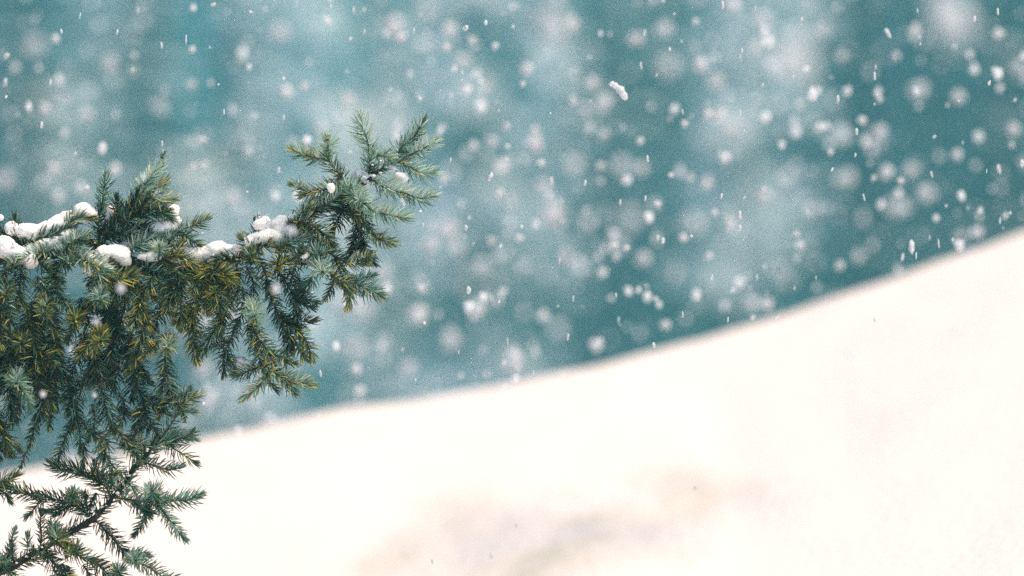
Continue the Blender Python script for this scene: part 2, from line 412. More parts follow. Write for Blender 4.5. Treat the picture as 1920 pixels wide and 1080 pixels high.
r2([(440, 900, -1), (470, 850, -1), (540, 815, -1), (600, 820, -1)], 't')
r2([(260, 890, 1), (320, 938, 2), (400, 948, 2), (455, 952, 2)], 'y', dens=1400)
r2([(330, 1000, 1), (260, 960, 2), (200, 900, 2.5)], 'gy')
r2([(620, 760, 0), (590, 740, 2), (640, 690, 3)], 'gy')
# --- below the limb, right part
head(r3, 350, 195, 10, 30, 'gy', 5, dens=2300); head(r3, 515, 250, 20, -30, 'y', 5)
r3([(690, 240, 0), (650, 240, 1), (605, 226, 1)], 'y'); head(r3, 775, 285, -40, -80, 'f', 6, dens=2400)
head(r3, 755, 175, -50, 20, 't', 4); head(r3, 660, 165, -40, 30, 'gy', 3)
r3([(700, 120, 0), (780, 150, 1), (860, 200, 1.5), (925, 228, 2), (1015, 240, 2)], 'gy')
r3([(850, 200, 1), (880, 285, 2), (910, 330, 2), (925, 375, 2)], 'y')
r3([(800, 290, 2), (870, 330, 3), (930, 375, 3)], 'gy', bud=False)
r3([(900, 330, 1), (980, 360, 1), (1050, 390, 1), (1120, 420, 1)], 't')
r3([(960, 350, 0), (1020, 320, 0), (1070, 310, 0)], 't', L=.013)
r3([(850, 330, 0), (828, 380, 0), (806, 430, 0)], 'g', L=.013)
r3([(925, 370, 1), (942, 420, 1), (935, 465, 1)], 'y')
r3([(500, 260, 0), (545, 325, 1), (590, 400, 1), (625, 460, 1), (690, 488, 1)], 'd')
r3([(600, 400, 0), (630, 450, 0), (630, 530, 0)], 'd', L=.013)
head(r3, 375, 545, -20, -70, 'f', 6, dens=2400); head(r3, 380, 570, -10, -20, 'y', 4, dens=900)
r3([(440, 330, 0), (490, 480, 1), (530, 560, 1), (610, 612, 1)], 'd', bud=False)
r3([(590, 600, 1), (665, 675, 1), (700, 745, 1), (712, 785, 1)], 'y', bud=True)
r3([(500, 520, 0), (560, 650, 0), (570, 740, 0), (562, 790, 0)], 'd')
r3([(560, 650, 0), (615, 710, 0), (655, 770, 0)], 'gy')
r3([(340, 570, 0), (400, 690, 1), (455, 755, 1), (482, 825, 1)], 'gy')
r3([(330, 600, 0), (370, 700, 0), (400, 800, 0), (430, 870, 0)], 'd', bud=False)
r3([(400, 820, 0), (460, 870, 1), (530, 910, 1), (600, 950, 1.5), (640, 942, 2), (690, 955, 2)], 'fy')
r3([(450, 900, 1), (400, 960, 1), (350, 1005, 1), (318, 1030, 1)], 'fy', L=.013)
r3([(460, 890, 0), (450, 940, 0), (490, 975, 0)], 'g'); r3([(520, 900, 0), (560, 930, 0), (600, 985, 0)], 'g')
r3([(400, 850, 0), (330, 880, 0), (275, 903, 0)], 'g')
r3([(270, 560, 0), (240, 670, 0), (205, 740, 0), (188, 800, 0), (188, 870, 0)], 'd')
r3([(230, 420, 0), (200, 530, 0), (170, 630, 0)], 'gy', bud=False)
r3([(180, 560, 0), (130, 640, 0), (90, 700, 0), (60, 760, 0)], 't')
r3([(0, 520, 0), (8, 640, 0), (20, 720, 0), (28, 775, 0)], 'gy')
r3([(150, 240, 0), (180, 330, 1), (170, 420, 1), (120, 480, 1)], 'gy')
r3([(250, 210, 0), (280, 300, 1), (270, 400, 1), (220, 470, 1)], 'gy')
r3([(60, 260, 0), (70, 340, 1), (60, 420, 1)], 'y'); r3([(320, 250, 0), (360, 330, 0), (370, 420, 0)], 'd')
r3([(400, 200, 0), (450, 330, 1), (480, 420, 1)], 'gy'); r3([(300, 380, 0), (310, 480, 0), (280, 580, 0)], 'g')
r3([(620, 240, -1), (600, 310, -1), (640, 380, -1)], 'g'); r3([(720, 300, 0), (700, 350, 0), (680, 370, 0)], 't')
r3([(0, 290, 1), (60, 300, 2), (150, 280, 3), (230, 320, 3)], 'y'); r3([(230, 160, 1), (160, 250, 2), (90, 290, 3)], 'y')
head(r3, 130, 420, 20, -60, 'y', 4)
# --- upper left
r1([(190, 650, 0), (130, 612, 0), (60, 570, 0), (0, 535, 0), (-50, 520, 0)], 'd')
r1([(130, 612, 0), (230, 582, 1), (330, 548, 1), (420, 510, 1)], 'g', bud=False)
r1([(400, 515, 1), (450, 462, 1), (500, 448, 1), (535, 455, 1)], 'gy')
r1([(330, 650, 1), (250, 665, 3), (160, 692, 4)], 't')
r1([(370, 700, 1), (410, 640, 2), (460, 590, 3), (520, 560, 3)], 't', dens=2300)
r1([(620, 700, 0), (606, 600, 0), (604, 500, 0), (615, 400, 0)], 'd', bud=False, dens=2300)
r1([(615, 400, 0), (630, 330, 0), (642, 265, 0), (645, 215, 0)], 'g', dens=2100)
r1([(610, 560, 0), (690, 500, 0), (750, 440, 0), (812, 378, 0), (855, 300, 0)], 'd', bud=False, dens=2200)
r1([(855, 300, 0), (900, 235, 0), (950, 170, 0), (978, 135, 0)], 'f', bud=False)
r1([(970, 145, 0), (990, 100, 0), (1000, 70, 0)], 'g', L=.010)
r1([(760, 440, -1), (830, 330, -1), (840, 260, -1)], 'f', bud=False, L=.013)
r1([(850, 310, 1), (940, 330, 2), (995, 352, 2), (1035, 350, 2)], 'fy')
r1([(860, 320, -1), (940, 290, -1), (1000, 245, -1)], 'fy')
r1([(640, 545, 1), (760, 480, 1.5), (880, 430, 2), (1000, 420, 2)], 'd', dens=2300)
r1([(820, 400, 1), (900, 390, 2), (980, 410, 2), (1040, 450, 2)], 'g')
r1([(630, 580, 0), (740, 530, 0), (840, 500, 0), (930, 510, 0)], 'd', dens=2100)
r1([(700, 560, 1), (760, 545, 1), (850, 560, 1)], 't', dens=1500)
r1([(960, 610, 0), (1060, 552, 1), (1120, 525, 1), (1190, 500, 1.5), (1245, 475, 2)], 'g')
head(r1, 978, 640, 20, 30, 'f', 5, dens=2400); head(r1, 1040, 590, -20, 20, 't', 3)
r1([(790, 662, 1), (840, 625, 2), (900, 595, 2), (960, 575, 2)], 't')
r1([(420, 680, 2), (500, 700, 4), (570, 738, 5), (650, 775, 5)], 'fy')
r1([(640, 832, 3), (720, 835, 4), (800, 815, 4)], 'y', dens=1300)
r1([(720, 780, 2), (690, 735, 3), (680, 690, 3)], 'y', L=.010, dens=900)
r1([(560, 720, 1), (600, 680, 1), (640, 640, 1)], 'y', L=.012, dens=900)
r1([(930, 740, 1), (1020, 705, 3), (1090, 690, 4), (1170, 725, 4)], 'y')
r1([(1100, 740, 0), (1122, 850, 1), (1112, 950, 1), (1105, 1080, 1)], 'y')
r1([(1000, 760, 0), (1003, 880, 0), (985, 1000, 0), (960, 1100, 0)], 'gy')
r1([(780, 740, 1), (835, 820, 2), (862, 900, 2), (840, 1010, 2)], 'y')
r1([(1200, 760, 0), (1220, 860, 0), (1200, 960, 0), (1190, 1050, 0)], 'y')
r1([(1330, 740, 0), (1350, 850, 0), (1330, 950, 0), (1350, 1060, 0)], 'gy')
r1([(1270, 760, 0), (1300, 800, 2), (1370, 790, 3)], 'gy')
head(r1, 612, 960, 0, -100, 't', 6, base=2, dens=2300); head(r1, 272, 1010, 10, -60, 'gy', 5, base=2); head(r1, 30, 925, 20, -60, 'gy', 5, base=2)
head(r1, 80, 745, 30, -20, 'g', 4, base=1); head(r1, 420, 730, -10, -30, 'g', 4, base=1)
r1([(880, 640, 0), (930, 700, 1), (900, 760, 1)], 'g')
# --- hanging curtain on the left
r4([(40, 350, 1), (62, 520, 1), (80, 620, 1), (78, 730, 1)], 'd', dens=2300)
r4([(240, 250, 0), (280, 400, 0), (295, 560, 0), (262, 710, 0)], 'dy', bud=False, dens=2100)
r4([(262, 710, 0), (232, 800, 0), (205, 900, 0)], 'd', L=.013); r4([(205, 900, 0), (172, 980, 0), (147, 1045, 0)], 'g', L=.009, dens=900)
r4([(290, 540, -1), (325, 680, -1), (332, 780, -1)], 'dy', L=.013)
r4([(-40, 640, 0), (0, 760, 0), (35, 870, 0), (45, 945, 0)], 'gy', L=.012)
r4([(400, 300, 0), (450, 480, 0), (500, 640, 0), (500, 760, 0)], 'd', bud=False, dens=2100)
r4([(500, 740, 0), (450, 850, 0), (410, 940, 0), (388, 1010, 0)], 'd', L=.014)
r4([(600, 400, -1), (545, 560, -1), (512, 690, -1), (535, 820, -1), (543, 920, -1)], 'g', dens=1400)
r4([(640, 300, 1), (670, 460, 1), (705, 640, 1), (752, 780, 1)], 'd', bud=False, dens=2100)
r4([(752, 780, 1), (830, 860, 1), (885, 940, 1), (930, 1010, 1)], 'gy')
r4([(760, 800, 1), (700, 870, 1), (652, 935, 1)], 'g', dens=350, L=.011)
r4([(870, 150, 0), (885, 330, 0), (920, 500, 0), (960, 600, 0)], 'd', bud=False, dens=2200)
r4([(950, 580, 0), (985, 680, 0), (1012, 770, 0), (1080, 860, 0)], 'd', bud=False)
r4([(1080, 860, 0), (1160, 930, 0), (1230, 975, 0), (1298, 1020, 0)], 'gy', dens=1200)
r4([(950, 575, 0), (1050, 598, 0), (1130, 635, 0), (1200, 625, 0), (1290, 598, 0)], 'g')
r4([(1190, 640, 0), (1260, 620, 1), (1325, 590, 1)], 'fy', L=.013)
r4([(1125, 260, 0), (1115, 400, 0), (1150, 520, 0), (1165, 580, 0)], 'dy', bud=False)
r4([(1165, 580, 0), (1205, 650, 0), (1243, 730, 0)], 'gy', dens=700, bare=.25)
r4([(1190, 700, 0), (1240, 680, 0), (1300, 690, 0)], 'fy', L=.013)
r4([(1100, 850, 0), (1150, 780, 0), (1200, 700, 0)], 'g', dens=900)
r4([(1280, 0, 0), (1300, 120, 0), (1312, 240, 0), (1322, 320, 0)], 'y')
head(r4, 1132, 265, 10, -90, 'fy', 5, dens=2400); r4([(1120, 180, 1), (1050, 240, 2), (985, 300, 3)], 'y')
r4([(1480, 20, 0), (1440, 130, 0), (1395, 240, 0)], 'g', L=.013)
r4([(1080, 860, -1), (1180, 850, -1), (1270, 855, -1), (1310, 870, -1)], 'f', L=.014)
r4([(1120, 920, 0), (1200, 880, 0), (1290, 840, 0)], 'g', L=.014)
head(r4, 112, 500, 10, -60, 't', 6, base=2, dens=2200); head(r4, 680, 215, -20, -60, 'y', 6, base=3)
head(r4, 500, 80, 20, -40, 'y', 5, base=3); head(r4, 300, 30, 10, -50, 'gy', 5, base=3); head(r4, 150, 240, -10, -40, 'dy', 5, base=3)
r4([(560, 200, 3), (600, 220, 4), (550, 290, 4)], 'y'); r4([(740, 250, 0), (780, 380, 0), (770, 520, 0)], 'd')
r4([(620, 640, 0), (640, 760, 0), (600, 860, 0)], 'g', L=.013); r4([(800, 560, 0), (840, 660, 0), (820, 760, 0)], 'd', L=.014)
r4([(850, 880, 0), (930, 900, 0), (1010, 930, 0)], 'fy', L=.014); r4([(640, 830, 0), (720, 900, 0), (700, 960, 0)], 'gy')
r4([(560, 900, 0), (565, 980, 0), (560, 1040, 0)], 'd', L=.011); r4([(690, 950, 0), (715, 1010, 0), (740, 1060, 0)], 'd', L=.011)
r4([(960, 700, -1), (900, 720, -1), (830, 700, -1)], 'd', L=.014); r4([(1020, 760, 0), (960, 800, 0), (900, 860, 0)], 'd')
# --- lower limb
r5([(650, 650, 0), (560, 575, 0), (430, 535, 0), (310, 510, 0)], 'd', bud=False, dens=2200)
r5([(310, 510, 0), (200, 490, 0), (80, 455, 0), (-20, 435, 0)], 'dy', dens=2200)
head(r5, 525, 490, 10, 40, 'g', 5, dens=2300)
r5([(800, 510, 0), (760, 430, 0), (690, 385, 0), (620, 350, 0)], 'd', bud=False, dens=2100)
r5([(620, 350, 0), (540, 318, 0), (460, 315, 0), (395, 290, 0)], 'd', dens=2300)
r5([(640, 360, 0), (720, 355, 1), (800, 350, 1.5)], 'gy'); r5([(740, 420, 0), (700, 350, 0), (690, 300, 0)], 'd')
r5([(760, 430, 1), (800, 400, 2), (810, 420, 3)], 'g')
r5([(1030, 255, 0), (1130, 285, 0), (1210, 310, 0), (1285, 300, 0)], 'g')
r5([(830, 510, 0), (950, 530, 0), (1060, 548, 0), (1150, 540, 0)], 'g', bud=False)
r5([(1150, 540, 0), (1250, 535, 0), (1350, 530, 0), (1430, 505, 0)], 't')
head(r5, 1105, 465, 0, 50, 't', 5, dens=2000); head(r5, 1130, 560, -20, -20, 'g', 3)
r5([(1140, 560, 0), (1215, 660, 0), (1275, 745, 0), (1325, 800, 0)], 't', L=.014, dens=1500)
r5([(1080, 560, 0), (1045, 660, 0), (1020, 715, 0), (985, 765, 0)], 'g', L=.013)
r5([(960, 530, 0), (1000, 590, 0), (1080, 620, 0)], 'g', L=.014)
head(r5, 420, 815, -20, -40, 'gy', 6, dens=2600); head(r5, 400, 790, -30, -90, 'g', 4)
r5([(690, 680, 0), (770, 755, 0), (850, 850, 0), (900, 910, 0)], 'd', bud=False, dens=2200)
r5([(890, 900, 0), (980, 965, 0), (1060, 1010, 0), (1140, 1060, 0), (1210, 1120, 0)], 'g', dens=2200)
head(r5, 980, 970, -20, -30, 't', 5, dens=2000)
r5([(380, 840, 0), (470, 880, 1), (560, 930, 1), (650, 960, 1)], 'gy', dens=2200)
r5([(640, 950, 0), (720, 1010, 0), (790, 1080, 0), (860, 1150, 0)], 'd', dens=2300)
head(r5, 535, 910, 20, -20, 'gy', 4); head(r5, 860, 1060, -10, -10, 'g', 4)
r5([(330, 880, 0), (370, 970, 0), (450, 1045, 0), (520, 1110, 0)], 'd')
r5([(100, 985, 0), (88, 890, 0), (85, 810, 0), (105, 755, 0)], 'g', L=.011)
r5([(290, 890, 0), (298, 780, 0), (292, 700, 0), (300, 620, 0)], 'd', L=.012, dens=1400)
r5([(310, 520, 0), (250, 590, 0), (215, 628, 0)], 'g', L=.014); r5([(470, 540, 0), (430, 590, 0), (350, 610, 0)], 'g', L=.014)
head(r5, 20, 985, -10, 20, 'g', 4)
for a in [((0, 1050), (150, 980), (290, 890)), ((380, 840), (520, 760), (640, 690)), ((700, 640), (760, 580), (830, 500)), ((840, 500), (900, 410), (950, 330)), ((950, 320), (1040, 240), (1100, 140)), ((-150, 1120), (-60, 1080), (20, 1045))]:
    r5([(x, y, 0) for x, y in a], 'd', bud=False, dens=1500)
r5([(750, 170, 0), (785, 245, 0), (870, 345, 0), (950, 430, 0)], 'f', dens=1100)
r5([(1080, 180, 0), (1140, 130, 0), (1250, 90, 0)], 'g'); r5([(1060, 210, 0), (1000, 160, 0), (930, 150, 0)], 'gy')
r5([(0, 390, 0), (40, 400, 1), (90, 370, 1)], 'gy'); r5([(-60, 480, 0), (20, 470, 0), (60, 520, 0)], 'g', L=.014)
r5([(250, 900, 0), (200, 860, 0), (200, 800, 0)], 'g', L=.012); r5([(700, 480, 0), (660, 560, 0), (680, 600, 0)], 'g', L=.013)
r5([(180, 980, 1), (240, 960, 1), (330, 940, 1)], 'd'); r5([(500, 1010, 0), (450, 1060, 0), (440, 1130, 0)], 'd')
r5([(60, 1040, 0), (90, 1090, 0), (150, 1130, 0)], 'd'); r5([(600, 1000, 0), (640, 1060, 0), (650, 1130, 0)], 'd')
# --- the dense mass behind and in front of the curtain, and on into the part outside the frame
frnd = random.Random(5)
for k in range(84):
    x = frnd.uniform(-330, 285) if k < 64 else frnd.uniform(-40, 250)
    y = frnd.uniform(488, 690) if x > 0 else frnd.uniform(490, 800)
    if x > 200: y = frnd.uniform(500, 640)
    dp = frnd.uniform(-4.5, 3.0); ln = frnd.uniform(60, 120)
    a = frnd.uniform(-.35, .45)
    dx = math.sin(a)*ln; dy = math.cos(a)*ln
    dd = frnd.uniform(-1, 3)
    twig([(x, y, dp), (x+dx*.3, y+dy*.45, dp+dd*.5), (x+dx, y+dy, dp+dd)], 'd' if dp < -1 else frnd.choice(['d', 'dy', 'd', 'dy', 'gy', 'g']), dens=1800)  # shoots further back take darker needles, the mass's shade painted in
for k in range(34):        # shoots standing off the top of the limb in the hidden left part, and short ones that hide bare limb
    x = frnd.uniform(-600, -20) if k < 20 else frnd.uniform(0, 470)
    lx = np.interp(x, [p[0] for p in LIMB], [p[1] for p in LIMB]); a = frnd.uniform(-1.2, 1.2); ln = frnd.uniform(40, 80)
    s_ = -1 if k < 12 else 1
    twig([(x, lx+4, 0), (x+math.sin(a)*ln*.5, lx+s_*math.cos(a)*ln*.5, 2), (x+math.sin(a)*ln, lx+s_*math.cos(a)*ln, 3)], frnd.choice(['g', 'gy', 'd', 'dy']))
for k in range(16):
    x = frnd.uniform(-600, -60); lx = np.interp(x, [p[0] for p in LOW], [p[1] for p in LOW]); a = frnd.uniform(-1.3, 1.3); ln = frnd.uniform(60, 110)
    s_ = frnd.choice([-1, 1])
    twig([(x, lx, 0), (x+math.sin(a)*ln*.5, lx+s_*math.cos(a)*ln*.5, 1), (x+math.sin(a)*ln, lx+s_*math.cos(a)*ln, 2)], frnd.choice(['g', 'd', 'dy']))

# beyond the 300 shoots that show largest, the rest (outside the frame first, then the shortest) are one part
TW.sort(key=lambda q: (q[2] > -10, q[3]))
surplus = TW[:max(0, len(TW)-296)]
vv, qq, tt, cc, mi = [], [], [], [], []; off = 0
for t, nd, _, _ in surplus:
    for o, m_i in ((t, 0), (nd, 1)):
        me = o.data; n_ = len(me.vertices); a = np.empty(n_*3, np.float32); me.vertices.foreach_get('co', a); vv.append(a.reshape(-1, 3))
        pv_ = [tuple(p.vertices) for p in me.polygons]
        Q4 = [p for p in pv_ if len(p) == 4]; T3 = [p for p in pv_ if len(p) == 3]
        if Q4: qq.append(np.array(Q4)+off)
        if T3: tt.append(np.array(T3)+off)
        mi.append((len(Q4), len(T3), m_i))
        if m_i:
            c_ = np.empty(n_*4, np.float32); me.color_attributes['tint'].data.foreach_get('color', c_); cc.append(c_.reshape(-1, 4)[:, :3])
        else: cc.append(np.zeros((n_, 3)))
        off += n_
if surplus:
    me = mesh_np('more_twigs', np.vstack(vv), quads=np.vstack(qq), tris=np.vstack(tt), mat=m_twig, colors=np.vstack(cc))
    me.materials.append(m_needle)
    me.polygons.foreach_set('material_index', np.concatenate([np.full(a, m) for a, b_, m in mi]+[np.full(b_, m) for a, b_, m in mi]).astype(np.int32))
    tag(obj('more_twigs', me, spruce), kind='stuff')
    for t, nd, _, _ in surplus:
        for c_ in list(t.children): bpy.data.objects.remove(c_)
        bpy.data.objects.remove(t)
print('twigs', len(TW), 'joined', len(surplus))

# ------------------------------------------------------------------ snow lying on the branch
def sphere_arrays(sub):
    import bmesh
    bm = bmesh.new(); bmesh.ops.create_icosphere(bm, subdivisions=sub, radius=1)
    v = np.array([x.co[:] for x in bm.verts]); f = np.array([[q.index for q in x.verts] for x in bm.faces]); bm.free()
    return v, f
SV, SF = sphere_arrays(3)
def snow_clump(balls, label, voxel=.0016, flat=.8, ns=1.0, mat=None, sub=None):
    """balls: (px, py, radius px, depth cm) fused into one lump"""
    c0 = P(balls[0][0], balls[0][1], FOCUS-balls[0][3]/100)
    vs_, fs = [], []
    # beads between the given ones so the lump reads as one bank
    bs = []
    for a, b_ in zip(balls, balls[1:]+[balls[-1]]):
        bs.append(a); 
        if a is not b_:
            for w_ in (.25, .5, .75): bs.append(tuple(np.array(a)*(1-w_)+np.array(b_)*w_+np.array([0, random.uniform(-.1, .1)*a[2], 0, 0])))
    for i, (x, y, r, d) in enumerate(bs):
        r *= random.uniform(.8, 1.16); y += random.uniform(-.16, .16)*r
        c = P(x, y, FOCUS-d/100)-c0; rr = r*K*FOCUS
        sc_ = np.array([1.05, 1.15, flat])*rr
        vs_.append(SV*sc_+np.array(c)); fs.append(SF+i*len(SV))
    me = mesh_np('snow_clump', np.vstack(vs_), tris=np.vstack(fs))
    o = bpy.data.objects.new('snow_clump', me); col.objects.link(o)
    md = o.modifiers.new('r', 'REMESH'); md.mode = 'VOXEL'; md.voxel_size = voxel
    sm = o.modifiers.new('s', 'SMOOTH'); sm.factor = .6; sm.iterations = 8
    dg = bpy.context.evaluated_depsgraph_get(); ev = o.evaluated_get(dg)
    m2 = bpy.data.meshes.new_from_object(ev); m2.name = 'snow_clump'
    o.modifiers.clear(); o.data = m2
    seed = Vector((random.uniform(0, 50), 0, 0))
    ns *= float(np.clip(np.mean([b_[2] for b_ in balls])/18, .25, .75))
    for v in m2.vertices:
        p = v.co*95+seed; p2 = v.co*330+seed; p3 = v.co*900
        k = .0055*noise.noise(v.co*55+seed)+.0024*noise.noise(p)+.0014*noise.noise(p2)+.0006*noise.noise(p3)
        v.co += v.normal*k*ns
    m2.polygons.foreach_set('use_smooth', np.ones(len(m2.polygons), bool))
    m2.materials.clear(); m2.materials.append(m_snow); m2.update()
    o.location = c0
    tag(o, label, 'snow', 'snow lying on the spruce branch')
    return o
def rb(off, sc, lst): return [(off[0]+x/sc, off[1]+y/sc, r/sc*1.28, d+1.0) for x, y, r, d in lst]
A1, A2, A3, A5_ = ((0, 270), 3.274), ((400, 200), 3.6), ((360, 420), 3.1775), ((0, 800), S5)
snow_clump([(-150, 470, 18, 0), (-90, 466, 20, 0), (-30, 462, 18, 0)]+rb(*A1, [(0, 625, 52, 0), (60, 640, 50, 1), (120, 675, 44, 1.5), (170, 705, 40, 2), (195, 730, 34, 2)]), 'broad bank of snow at the left edge, lowest on the limb')
snow_clump(rb(*A1, [(75, 510, 34, -1), (130, 545, 42, -1), (190, 545, 46, -1), (250, 525, 42, -1), (320, 502, 36, -1), (390, 470, 36, -1), (450, 435, 38, -1), (510, 408, 38, -1), (545, 425, 42, -1), (562, 455, 32, -1)]), 'long ridge of snow climbing to the dark upright shoot')
snow_clump(rb(*A1, [(200, 640, 26, 0), (270, 615, 28, 0), (340, 595, 26, 0), (400, 565, 28, 0), (450, 535, 24, 0)]), 'thin strip of snow under the long ridge of snow')
snow_clump(rb(*A1, [(665, 455, 30, -2), (680, 415, 34, -2), (700, 425, 26, -2)]), 'small snow lump behind the dark upright shoot')
snow_clump(rb(*A1, [(735, 635, 26, -1), (780, 615, 32, -1), (825, 605, 30, -1)]), 'flat snow pad between the two upright shoots and the limb')
snow_clump(rb(*A1, [(640, 680, 44, 1), (690, 665, 50, 1), (745, 680, 48, 1), (770, 720, 32, 1)]), 'rounded snow mound over the yellow needles on the limb')
snow_clump(rb(*A1, [(540, 700, 34, 2), (570, 760, 44, 2), (620, 785, 48, 2), (665, 765, 34, 2)]), 'snow held in front of the limb by a pale shoot')
snow_clump(rb(*A1, [(950, 525, 30, 0), (990, 515, 40, 0), (1040, 500, 44, 0), (1080, 470, 28, 0)]), 'snow cushion under the shoot that points right above the limb')
snow_clump(rb(*A1, [(1050, 420, 26, -1), (1062, 400, 30, -1)]), 'small round snow ball above the snow cushion', voxel=.0012)
snow_clump(rb(*A1, [(1050, 650, 30, -.5), (1100, 650, 40, -.5), (1160, 665, 44, -.5), (1215, 685, 42, -.5), (1238, 710, 22, -.5)]), 'smooth snow loaf on the bare middle of the limb')
snow_clump(rb(*A3, [(85, 165, 34, 0), (130, 155, 38, 0), (185, 150, 36, 0), (240, 158, 34, 0), (270, 165, 24, 0)]), 'smooth snow loaf on the limb next to the yellow-green tuft')
snow_clump(rb(*A3, [(15, 170, 22, -1), (50, 180, 24, -1), (62, 190, 20, -1)]), 'narrow snow wedge between the two snow loaves')
snow_clump(rb(*A2, [(325, 790, 38, .5), (340, 775, 30, .5), (318, 820, 24, .5)]), 'snow ball perched on the tip of a small upright shoot', voxel=.0012)
snow_clump(rb(*A2, [(420, 800, 32, -1), (450, 780, 40, -1), (480, 800, 34, -1), (420, 870, 46, 0), (390, 900, 30, 0), (450, 890, 34, 0)]), 'snow caught between blue-green shoots where the limb bends upward')
snow_clump(rb(*A2, [(515, 830, 34, 0), (545, 850, 38, 0), (560, 870, 24, 0)]), 'thin snow lump on the bend of the limb beside the curved yellow shoot')
snow_clump(rb(*A2, [(575, 720, 30, -.5), (590, 700, 22, -.5)]), 'snow crumb low on the rising end of the limb', voxel=.0012)
snow_clump(rb(*A2, [(965, 470, 28, -.5), (975, 440, 24, -.5), (950, 490, 22, -.5)]), 'snow lump in the fork left of the tall pale shoot', voxel=.0012)
snow_clump(rb(*A2, [(790, 540, 22, 3), (800, 565, 16, 3), (780, 530, 14, 3)]), 'small white snow tuft on the shoot that points left', voxel=.0012)
snow_clump(rb(*A2, [(1190, 410, 20, -.5), (1220, 425, 22, -.5)]), 'snow bit under the fork at the far end of the limb', voxel=.0012)
snow_clump(rb(*A2, [(1250, 460, 26, 0), (1290, 475, 28, 0), (1270, 490, 22, 0)]), 'snow on top of the lowest long pale shoot', voxel=.0012)
snow_clump(rb(*A3, [(262, 818, 18, -2), (290, 826, 27, -2), (325, 834, 26, -2), (355, 826, 18, -2)]), 'snow pad beside the lowest hanging twig right of the curtain', voxel=.0012)
snow_clump([(-8, 408, 8, 0), (0, 410, 7, 0)], 'snow bit cut by the left edge above the limb', voxel=.0012)
snow_clump(rb(*A3, [(670, 195, 16, 2), (690, 180, 10, 2)]), 'snow speck on the yellow tuft under the limb', voxel=.001)
snow_clump(rb(*A3, [(715, 405, 9, 1), (720, 398, 6, 1)]), 'snow crumb under the large pale tuft', voxel=.0008)

snow_clump([(262, 484, 8, 2), (280, 482, 10, 2), (300, 480, 11, 2), (322, 476, 11, 2)], 'thin snow strip on the limb between the rounded mound and the loaf')
snow_clump([(445, 466, 9, 1.5), (462, 456, 11, 1.8), (480, 446, 12, 1.8), (500, 438, 11, 1.5)], 'thin snow strip on the limb where it starts to rise')
snow_clump([(545, 408, 9, 1.2), (560, 397, 10, 1.2), (578, 385, 9, 1), (596, 373, 7, .8)], 'narrow snow strip on the steep part of the limb')
def drop(px, py, d, r, label):
    v = SV.copy(); v[:, 2] = np.where(v[:, 2] > 0, v[:, 2]*(1+.5*v[:, 2]), v[:, 2]); s_ = r*K*FOCUS
    w = np.where(v[:, 2] > 0, 1-.35*v[:, 2], 1); v[:, 0] *= w; v[:, 1] *= w
    o = obj('water_drop', mesh_np('water_drop', v*s_, tris=SF, mat=m_water), loc=P(px, py, FOCUS-d/100))
    tag(o, label, 'water drop', 'meltwater drops under the twigs')
drop(788.5, 397, 3.5, 3.1, 'clear drop hanging under the lowest long pale shoot')
drop(380, 438, 2, 3.2, 'clear drop under the shoot that points right')
drop(587, 548, 0, 2.6, 'clear drop below the pale tuft')
drop(92, 802, -1, 2.6, 'clear drop at a twig end in the hanging curtain')
drop(537.5, 660, 0, 2.4, 'clear drop on the right hanging twigs')

# crumbs of snow caught among the needles
cvv, cff = [], []; v0, f0 = sphere_arrays(1); kk = 0
for k in range(330):
    if k < 270:
        x = frnd.uniform(0, 745); yy = np.interp(x, [p[0] for p in LIMB], [p[1] for p in LIMB])-frnd.uniform(-14, 26)
    else:
        x = frnd.uniform(0, 290); yy = np.interp(x, [p[0] for p in LOW], [p[1] for p in LOW])-frnd.uniform(-6, 20)
    c = np.array(P(x, yy, FOCUS-frnd.uniform(-2, 2.5)/100)); rr_ = frnd.uniform(.0007, .0026)
    cvv.append(v0*rr_*(1+.25*rng.normal(size=(len(v0), 1)))*[1.3, 1.1, .8]+c); cff.append(f0+kk*len(v0)); kk += 1
o = obj('snow_crumbs', mesh_np('snow_crumbs', np.vstack(cvv), tris=np.vstack(cff), mat=m_snow))
tag(o, 'countless crumbs of snow caught between the spruce needles', 'snow', kind='stuff')

